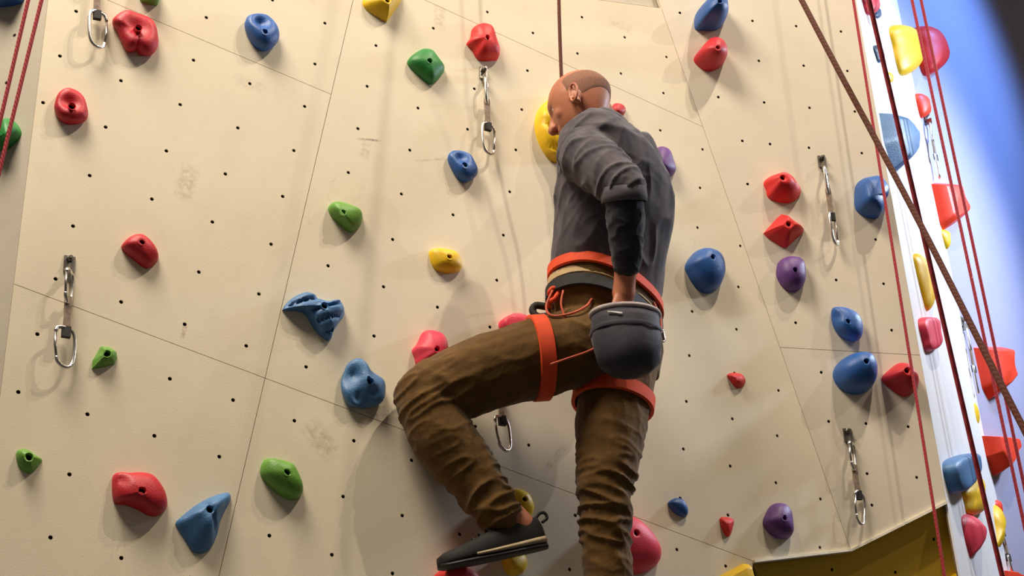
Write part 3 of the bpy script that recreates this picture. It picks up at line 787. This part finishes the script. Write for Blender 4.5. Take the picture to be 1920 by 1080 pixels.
k_.l(k_.mix(k_.ramp(k_.noise(16, 4, .55, tc_), .35, .7), lin((170, 103, 73)), lin((192, 122, 90))), k_.b.inputs['Base Color'])
k_.b.inputs['Roughness'].default_value = .5; k_.b.inputs['Subsurface Weight'].default_value = .12
k_.b.inputs['Subsurface Radius'].default_value = (.012, .005, .003); k_.b.inputs['Subsurface Scale'].default_value = 1.0
k_.bump(k_.noise(420, 3, .6, tc_), .12, .002); M_skin = k_.m
k_ = NT('buzzed_hair'); tc_ = k_.n('ShaderNodeTexCoord').outputs['Object']
k_.l(k_.mix(k_.ramp(k_.noise(420, 2, .6, tc_), .38, .62), lin((152, 100, 76)), lin((118, 84, 66))), k_.b.inputs['Base Color'])
k_.b.inputs['Roughness'].default_value = .8; k_.bump(k_.noise(600, 2, .6, tc_), .5, .002); M_hair = k_.m
M_eye = plain('eye_white', (225, 220, 212), .2, bump=0); M_iris = plain('dark_iris', (50, 36, 26), .2, bump=0)

person = empty('person', loc=J(1150, 1380, .14))
tag(person, 'climber in grey shirt, olive trousers and orange harness, hand in chalk bag', 'person')
bpy.context.view_layer.update()
PINV = person.matrix_world.inverted()
def part(o, parent=person):
    o.parent = parent; o.matrix_parent_inverse = PINV if parent is person else parent.matrix_world.inverted(); return o

# key lines of the pose: (x, y, distance from wall, radius) of joints
TORSO = [(1140, 236, .385, 40), (1136, 250, .385, 62), (1138, 270, .378, 82), (1146, 300, .37, 98), (1153, 350, .345, 108), (1152, 410, .31, 107), (1146, 470, .275, 102), (1141, 530, .235, 100), (1138, 562, .215, 99)]
PELV = [(1138, 545, .226, 97), (1138, 590, .21, 100), (1146, 640, .20, 93), (1158, 690, .195, 74)]
THIGH_L = [(1122, 640, .24, 79), (1010, 671, .20, 75), (900, 703, .15, 72), (802, 744, .095, 65)]
SHIN_L = [(802, 748, .095, 64), (830, 818, .105, 62), (885, 890, .12, 54), (934, 960, .145, 43)]
LEG_R = [(1165, 660, .19, 72), (1150, 760, .20, 70), (1141, 850, .215, 62), (1133, 950, .205, 50), (1138, 1030, .185, 47), (1141, 1100, .17, 45), (1141, 1200, .155, 42), (1140, 1290, .15, 38)]
ARM_L = [(1098, 290, .44, 53), (1130, 318, .49, 51), (1166, 345, .54, 45)]
FORE_L = [(1168, 348, .54, 35), (1172, 395, .52, 38), (1174, 445, .49, 34), (1175, 495, .455, 28)]
ARM_R = [(1202, 312, .31, 45), (1178, 292, .20, 42), (1140, 285, .13, 36)]
FORE_R = [(1140, 285, .13, 34), (1112, 268, .11, 28), (1092, 252, .095, 22)]

# --- body: one continuous skin surface
bd = MB()
bd.loft([tring(*p, shrink=.86) for p in TORSO]); bd.loft([tring(*p, shrink=.86) for p in PELV])
limb(bd, THIGH_L, .82); limb(bd, SHIN_L, .72); limb(bd, LEG_R, .78)
limb(bd, ARM_L, .80); limb(bd, FORE_L, .84); limb(bd, ARM_R, .8); limb(bd, FORE_R, .86)
limb(bd, [(1175, 490, .455, 24), (1172, 520, .43, 21), (1169, 552, .41, 22)])
limb(bd, [(1134, 262, .37, 44), (1120, 230, .372, 39), (1106, 203, .372, 38)])
limb(bd, [(928, 948, .142, 29), (956, 966, .148, 28), (982, 992, .152, 28)])
limb(bd, [(1140, 1280, .15, 27), (1142, 1330, .15, 24), (1146, 1372, .15, 26)])
# head
HC = J(1087, 194, .372)
yaw = unit([-.86, .51, 0]); bow = math.radians(24)
HF = unit(yaw * math.cos(bow) - np.array([0, 0, 1]) * math.sin(bow)); HU = unit(yaw * math.sin(bow) + np.array([0, 0, 1]) * math.cos(bow))
HU = unit(HU + np.cross(HF, HU) * 0.04); HL = np.cross(HU, HF)
def hp(f, l, u): return HC + HF * f + HL * l + HU * u
def head_pt(th, ph, inflate=0.0):
    f, l, u = math.sin(th) * math.cos(ph), math.sin(th) * math.sin(ph), math.cos(th)
    F_ = f * (.093 if f > 0 else .100); L_ = l * .077; U_ = u * (.112 if u > 0 else .118)
    if u < 0:
        t = -u; L_ *= 1 - .30 * t; F_ = F_ * (1 - .10 * t) + .022 * t * (1 if f > -.2 else .2)
        if f < 0: F_ *= 1 - .32 * t
    if f > .5 and -.35 < u < .3: F_ -= .006 * (f - .5)
    for sl in (-1, 1):     # eye sockets
        g = math.exp(-(((L_ - sl * .033) / .016) ** 2 + ((U_ - .006) / .013) ** 2))
        if f > 0: F_ -= .012 * g
    g = math.exp(-(((U_ - .032) / .012) ** 2)) * max(0, f)
    F_ += .005 * g
    k = 1 + inflate / .09
    return hp(F_ * k, L_ * k, U_ * k), (f, l, u)
rings = []
for i in range(33):
    th = math.pi * min(max(i / 32, .01), .99)
    rings.append([head_pt(th, 2 * math.pi * j / 40)[0] for j in range(40)])
bd.loft(rings)
bd.tube([hp(.086, 0, .022), hp(.098, 0, .0), hp(.110, 0, -.022), hp(.106, 0, -.032)], [.009, .0105, .013, .011], 12); bd.ball(hp(.109, 0, -.026), .0125)
for sl in (-1, 1):
    bd.ball(hp(.098, sl * .012, -.030), .008)
    bd.ball(hp(.054, sl * .040, -.030), (.02, .019, .024), (HF, HL, HU))
    # ear: dished shell
    ec = hp(-.010, sl * .0735, -.044)
    er = []
    for k in range(20):
        t = 2 * math.pi * k / 20
        er.append(ec + HF * (.017 * math.cos(t) - .006 * math.sin(t)) + HU * (.031 * math.sin(t) * (1.0 if math.sin(t) > 0 else .9)) + HL * sl * (.010 - .008 * math.cos(t)))
    bd.tube(er, .0046, 8, True)
    bd.ball(hp(-.012, sl * .070, -.044), (.013, .007, .026), (HF, HL, HU)); bd.ball(hp(-.007, sl * .070, -.072), .0075)
bd.tube([hp(.085, -.022, -.058), hp(.096, 0, -.055), hp(.085, .022, -.058)], .006, 8); bd.tube([hp(.083, -.018, -.068), hp(.094, 0, -.067), hp(.083, .018, -.068)], .006, 8)
bd.ball(hp(.080, 0, -.094), (.024, .028, .020), (HF, HL, HU))
# hands
def hand(mb, wrist, dirv, palm_n, side, curl, spread=.12):
    """side = +1 when the thumb lies towards cross(dirv, palm_n)"""
    dv = unit(dirv); pn = unit(palm_n - dv * (palm_n @ dv)); sd = np.cross(dv, pn) * side
    rr = []
    for t, w, h_ in ((-.01, .026, .020), (.02, .032, .018), (.055, .041, .016), (.088, .043, .014), (.098, .040, .011)):
        rr.append([wrist + dv * t + sd * (w * math.cos(2 * math.pi * k / 18)) + pn * (h_ * math.sin(2 * math.pi * k / 18)) for k in range(18)])
    mb.loft(rr)
    for i, (off, ln) in enumerate(((.030, .072), (.010, .082), (-.010, .076), (-.029, .060))):
        p = wrist + dv * .086 + sd * off; a = 0.12; pts = [p]
        d0 = unit(dv + sd * spread * (1.2 - i * .8) * .5)
        for sg, cu in zip((.45, .31, .24), curl):
            a += cu; p = p + (d0 * math.cos(a) + pn * math.sin(a)) * ln * sg; pts.append(p)
        mb.tube(catmull(pts, 3), [.0092 - .0022 * q / 9 for q in range(10)], 10); mb.ball(pts[-1], .0072, None, 10, 6); mb.ball(pts[1], .0093, None, 10, 6)
    p0 = wrist + dv * .028 + sd * .026; d1 = unit(dv * .75 + sd * .62 + pn * .25); d2_ = unit(dv * .9 + sd * .2 + pn * .4)
    tp = [p0, p0 + d1 * .038, p0 + d1 * .038 + d2_ * .030, p0 + d1 * .038 + d2_ * .054]
    mb.tube(catmull(tp, 3), [.0135, .0128, .012, .0115, .011, .0105, .0102, .0098, .009, .008], 10); mb.ball(tp[-1], .008, None, 10, 6)
WL_ = J(1170, 548, .412)
hand(bd, WL_, np.array([-.10, .10, -1.0]), unit([-.6, .75, 0]), 1, (.25, .35, .3))
WR_ = J(1093, 253, .095)
hand(bd, WR_, unit(J(1070, 215, .085) - WR_), -A.n, -1, (.25, .5, .5))
body = fuse('body', bd, M_skin, person, .0042, 3); part(body)
for sl in (-1, 1):
    e = MB().ball(hp(.063, sl * .032, .006), .0115, None, 16, 10).obj('eye', M_eye); part(e, body)
# buzzed hair on the sides and back of the skull, sinking into the skin at its border
def hmask(f, l, u):
    front = min(1, max(0, (.16 - f) / .30)); top = min(1, max(0, (.58 - u) / .25)); low = min(1, max(0, (u + .50 + .6 * (f + .2) * (1 if f > -.2 else .3)) / .25))
    return front * top * low
hv = []; nu, nv = 72, 48
for i in range(nv + 1):
    th = math.pi * (.06 + .80 * i / nv)
    for j in range(nu):
        P, (f, l, u) = head_pt(th, 2 * math.pi * j / nu)
        m = hmask(f, l, u); P = head_pt(th, 2 * math.pi * j / nu, -.0045 + .0060 * (min(1, m * 1.5) ** 2 * (3 - 2 * min(1, m * 1.5))))[0]; hv.append(P)
hf_ = [(i * nu + j, i * nu + (j + 1) % nu, (i + 1) * nu + (j + 1) % nu, (i + 1) * nu + j) for i in range(nv) for j in range(nu)]
part(mesh_obj('hair', hv, hf_, M_hair), body)

# --- shirt
sh = MB(); sh.loft([tring(*p) for p in TORSO])
limb(sh, ARM_L); limb(sh, ARM_R); limb(sh, FORE_R[:2]); limb(sh, [(1135, 285, .40, 60), (1100, 290, .43, 52)]); limb(sh, [(1184, 298, .35, 56), (1202, 312, .31, 46)])
upv = np.array([0, 0, 1.0])
EL = J(1168, 350, .54); SHO = J(1098, 288, .44); AX = unit(EL - SHO)
DG = unit(np.array([.55, -.2, .8])); DG2 = unit(np.array([-.5, -.3, .75]))
def shirt_d(p):
    a = math.exp(-(np.linalg.norm(p - SHO) / .15) ** 2) + .8 * math.exp(-(np.linalg.norm(p - EL) / .10) ** 2)
    return fold_noise(p, 8, AX, .30, .0095, 1.3) * a + fold_noise(p, 8, DG, 3.0, .010) * (1 - .6 * min(1, a)) + fold_noise(p, 14, DG2, 4.0, .005, 3.7) * (1 - min(1, a))
shirt = part(fuse('shirt', sh, M_shirt, person, .0048, 2, shirt_d)); shirt['label'] = 'grey jersey shirt with creased sleeves'
sl_ = MB(); limb(sl_, FORE_L, .98)
part(fuse('undershirt_sleeve', sl_, M_sleeve, person, .0048, 2, lambda p: fold_noise(p, 24, upv, .6, .003)))['label'] = 'dark undershirt sleeve below the elbow'
cf = MB(); cc = J(1170, 372, .53); cax = unit(J(1173, 430, .50) - J(1168, 345, .54)); cu_ = unit(np.cross(cax, [1.0, 0, 0])); cv_ = np.cross(cax, cu_)
cf.loft([[cc + cax * z + cu_ * (r_ * math.cos(2 * math.pi * k / 28)) + cv_ * (r_ * math.sin(2 * math.pi * k / 28)) for k in range(28)] for r_, z in ((.046, -.030), (.0615, -.028), (.0630, -.004), (.0615, .010), (.0585, .012), (.056, .0))])
part(cf.obj('cuff', M_shirt), shirt)
col_ = MB()
cr = [tring(1130, 241, .382, 44, grow=g, n=32, dz=z, tilt=-.05, ratio=.86) for g, z in ((.0, -.012), (.004, .0), (.002, .010), (-.004, .012), (-.006, .0), (-.004, -.012))]
col_.loft(cr, closed_v=True); part(col_.obj('collar', M_shirt), shirt)

# --- trousers
tr_ = MB(); tr_.loft([tring(*p, grow=.004) for p in PELV]); limb(tr_, THIGH_L); limb(tr_, SHIN_L); limb(tr_, LEG_R)
tr_.ball(J(1150, 690, .20), 74 * mpx(J(1150, 690, .2)))
KN = J(806, 746, .095); HIPJ = J(1090, 655, .22); ANK = J(936, 962, .145); KNR = J(1133, 950, .205)
AXS = unit(ANK - KN)
def pants_d(p):
    k1 = math.exp(-(np.linalg.norm(p - KN) / .12) ** 2); k2 = math.exp(-(np.linalg.norm(p - HIPJ) / .16) ** 2); k3 = math.exp(-(np.linalg.norm(p - ANK) / .16) ** 2); k4 = math.exp(-(abs(p[2] - KNR[2]) / .16) ** 2) * (1 if p[0] > .16 else 0)
    s1 = fold_noise(p, 8, AXS, .26, .0115, 2.2) * max(k1, k3)
    s2 = fold_noise(p, 8, unit([.25, 0, 1.0]), .28, .0115, 5.1) * k4
    s3 = fold_noise(p, 13, unit([.8, 0, -.5]), 2.5, .0085) * (.35 + k2)
    return s1 + s2 + s3
trousers = part(fuse('trousers', tr_, M_pants, person, .0052, 2, pants_d)); trousers['label'] = 'olive brown climbing trousers'

# --- harness
def band(x, y, d, w, half, grow, mat, name, tilt=-.14, thick=.004, parent=person, dz=0.0):
    mb = MB()
    rs = [tring(x, y, d, w, n=48, grow=grow + g, tilt=tilt, dz=dz + z) for g, z in ((0, -half), (thick, -half * .9), (thick, half * .9), (0, half), (-.004, half), (-.004, -half))]
    mb.loft(rs, closed_v=True); return part(mb.obj(name, mat, None, True, None, 40), parent)
belt = band(1136, 550, .222, 99, .016, .006, M_orange, 'harness_belt'); belt['label'] = 'orange webbing waist belt'
band(1134, 571, .213, 98, .012, .004, M_beige, 'belt_lining', parent=belt)['label'] = 'beige lining'
band(1134, 592, .209, 100, .019, .007, M_black, 'belt_padding', parent=belt)['label'] = 'black padding'
def loop_band(P, axis, up_, ra, rb, half, mat, name, thick=.004):
    ax = unit(axis); u_ = unit(up_ - ax * (up_ @ ax)); w_ = np.cross(ax, u_); rs = []
    for g, z in ((0, -half), (thick, -half * .9), (thick, half * .9), (0, half), (-.006, half), (-.006, -half)):
        rs.append([P + ax * z + u_ * ((ra + g) * math.cos(2 * math.pi * k / 40)) + w_ * ((rb + g) * math.sin(2 * math.pi * k / 40)) for k in range(40)])
    mb = MB(); mb.loft(rs, closed_v=True); return part(mb.obj(name, mat, None, True, None, 40))
c1, c2 = J(1030, 666, .21), J(960, 687, .18)
pc = J(1010, 671, .20); rr_ = 75 * mpx(pc) + .006
lo1 = loop_band(pc, c2 - c1 + upv * .028, upv, rr_, rr_, .022, M_orange, 'leg_loop'); lo1['label'] = 'orange webbing leg loop'
pr = J(1150, 752, .20); rr2 = 70 * mpx(pr) + .008
loop_band(pr, np.array([.16, 0.0, 1.0]), np.array([1.0, 0, 0]), rr2, rr2, .020, M_orange, 'leg_loop')['label'] = 'orange webbing leg loop'
cd = MB(); cd.tube(catmull([J(1033, 683, .325), J(1065, 672, .335), J(1100, 660, .34), J(1132, 645, .34)], 4), .0032, 6); part(cd.obj('riser_cord', M_cord), belt)
gl = MB()
gl.tube(catmull([J(1036, 545, .27), J(1024, 575, .275), J(1035, 592, .29), J(1070, 588, .315), J(1098, 575, .325), J(1110, 560, .325)], 4), .0034, 6)
gl.tube(catmull([J(1056, 545, .295), J(1052, 570, .30), J(1058, 592, .305), J(1054, 600, .30)], 4), .0034, 6)
part(gl.obj('gear_loop', M_cord), belt)
kn = MB()
kp = [J(1044, 548, .24), J(1036, 556, .225), J(1030, 549, .24), J(1037, 540, .25), J(1048, 545, .255), J(1040, 560, .25), J(1030, 566, .235), J(1028, 578, .225)]
kn.tube(catmull(kp, 4), .0068, 8); part(kn.obj('tie_in_knot', M_orange), belt)
bl = MB(); bl.tube(catmull([J(1024, 575, .225), J(1004, 573, .215), J(999, 584, .212), J(1010, 594, .222), J(1030, 592, .235)], 4), .0105, 8); part(bl.obj('belay_loop', M_black), belt)

# --- shoes
def shoe(heel, toe, upd, name='shoe'):
    ax = toe - heel; ln = np.linalg.norm(ax); ax = ax / ln; up_ = unit(upd - ax * (upd @ ax)); sd = np.cross(ax, up_)
    st = [(.00, .014, .066, -.0), (.03, .028, .084, 0), (.12, .036, .094, 0), (.26, .039, .094, 0), (.38, .041, .088, 0), (.52, .045, .074, 0), (.68, .049, .060, .001), (.82, .046, .050, .002), (.93, .036, .042, .003), (.99, .018, .030, .006)]
    def sec(t, w, h, z0, lo_, hi_, g=0.0, n=22):
        out = []
        for k in range(n):
            a = 2 * math.pi * k / n; x = math.cos(a); y = math.sin(a)
            zz = z0 + lo_ + (hi_ - lo_) * (.5 + .5 * math.copysign(abs(y) ** .75, y))
            fr = (zz - z0) / max(h, .02); taper = 1 - .35 * max(0, fr - .25)
            out.append(heel + ax * (t * ln) + sd * ((w + g) * taper * math.copysign(abs(x) ** .7, x)) + up_ * zz)
        return out
    u = MB(); u.loft([sec(t, w, h, z, .006, h) for t, w, h, z in st]); root = part(u.obj(name, M_shoe)); root['label'] = 'black suede climbing shoe'
    s = MB(); s.loft([sec(t, w, h, z, 0, .016, .003) for t, w, h, z in st]); part(s.obj('sole', M_rubber), root)
    s = MB(); s.loft([sec(t, w, h, z, .014 + .002 * t, .036 - .014 * t, .0045) for t, w, h, z in st[:7]]); part(s.obj('midsole', M_mid), root)['label'] = 'sand coloured midsole stripe'
    s = MB(); p = heel + up_ * .082
    s.tube(catmull([p + ax * .012, p - ax * .004 + up_ * .012, p - ax * .018 + up_ * .010, p - ax * .020 - up_ * .004, p - ax * .004 - up_ * .012], 4), .0042, 6); part(s.obj('pull_loop', M_black), root)
    s = MB()
    for q in range(4):
        t = .42 + q * .07; w, h = .026, .090 - q * .009
        s.tube(catmull([heel + ax * t * ln + sd * (-w) + up_ * (h - .012), heel + ax * (t * ln + .004) + up_ * (h + .004), heel + ax * t * ln + sd * w + up_ * (h - .012)], 4), .0026, 6)
    part(s.obj('laces', M_black), root)
    return root
shoe(J(1026, 1030, .165), J(824, 1074, .10), np.array([-.05, -.25, 1.0]))
shoe(J(1172, 1385, .19), J(1110, 1418, .02), np.array([.0, -.1, 1.0]))

# ------------------------------------------------------------------ chalk bag and its carabiner
K0 = J(1172, 590, .405); bax = unit([.03, .10, -1.0]); bx_ = unit(np.array([1.0, .15, -.16])); bx_ = unit(bx_ - bax * (bx_ @ bax)); by_ = np.cross(bax, bx_)
bag = empty('chalk_bag', loc=K0); tag(bag, 'slate grey chalk bag hanging behind the hips with a hand inside', 'chalk bag'); bpy.context.view_layer.update()
def bag_ring(t, a, b, n=32, wob=0.0): return [K0 + bax * t + bx_ * (a * math.cos(2 * math.pi * k / n)) + by_ * (b * math.sin(2 * math.pi * k / n)) + (bx_ * wob * noise.noise(Vector((t * 30, math.cos(2 * math.pi * k / n) * 2, math.sin(2 * math.pi * k / n) * 2)))) for k in range(n)]
mb = MB(); mb.loft([bag_ring(t, a, b, wob=w) for t, a, b, w in ((.03, .080, .054, 0), (.0, .086, .060, 0), (.0, .092, .066, 0), (.03, .093, .070, .006), (.07, .094, .074, .008), (.11, .090, .074, .010), (.145, .078, .066, .010), (.168, .056, .048, .006), (.178, .025, .02, 0))], cap0=False)
part(mb.obj('bag_body', M_bag), bag)
mb = MB(); mb.tube([K0 + bax * .002 + bx_ * (.091 * math.cos(2 * math.pi * k / 32)) + by_ * (.065 * math.sin(2 * math.pi * k / 32)) for k in range(32)], .0075, 8, True); part(mb.obj('rim', M_rim), bag)
mb = MB(); mb.loft([bag_ring(.05, .097, .077), bag_ring(.056, .0985, .0785), bag_ring(.062, .097, .077)], cap0=False, cap1=False); part(mb.obj('seam_tape', M_bag), bag)
lg = MB(); sg = 1 if by_[1] < 0 else -1
def lgp(deg, t, g):
    a0 = math.radians(deg); return K0 + bax * t + bx_ * ((.0955 + g) * math.cos(a0)) + by_ * (sg * (.0725 + g) * math.sin(a0))
lg.loft([[lgp(104 + q * 4, .034 - q * .0016 + z, g) for z, g in ((-.004, .0), (-.004, .002), (.004 - .0006 * q, .002), (.004 - .0006 * q, .0))] for q in range(7)])
part(lg.obj('logo_print', M_logo), bag)
mb = MB(); mb.tube(catmull([J(1222, 560, .30), J(1236, 590, .33), J(1240, 615, .35), J(1238, 632, .36)], 4), .0035, 6); part(mb.obj('waist_cord', M_cord), bag)
cp = J(1240, 622, .36); cb = MB()
sp, gt_ = dloop(0, 0, .022, .040, .3, .4)
root = empty('carabiner', loc=cp); tag(root, 'small silver carabiner at the right side of the chalk bag', 'carabiner')
MB().tube(sp, .0028, 8).obj('frame', M_alu, root); MB().tube(gt_, .0022, 6).obj('gate', M_gate, root)
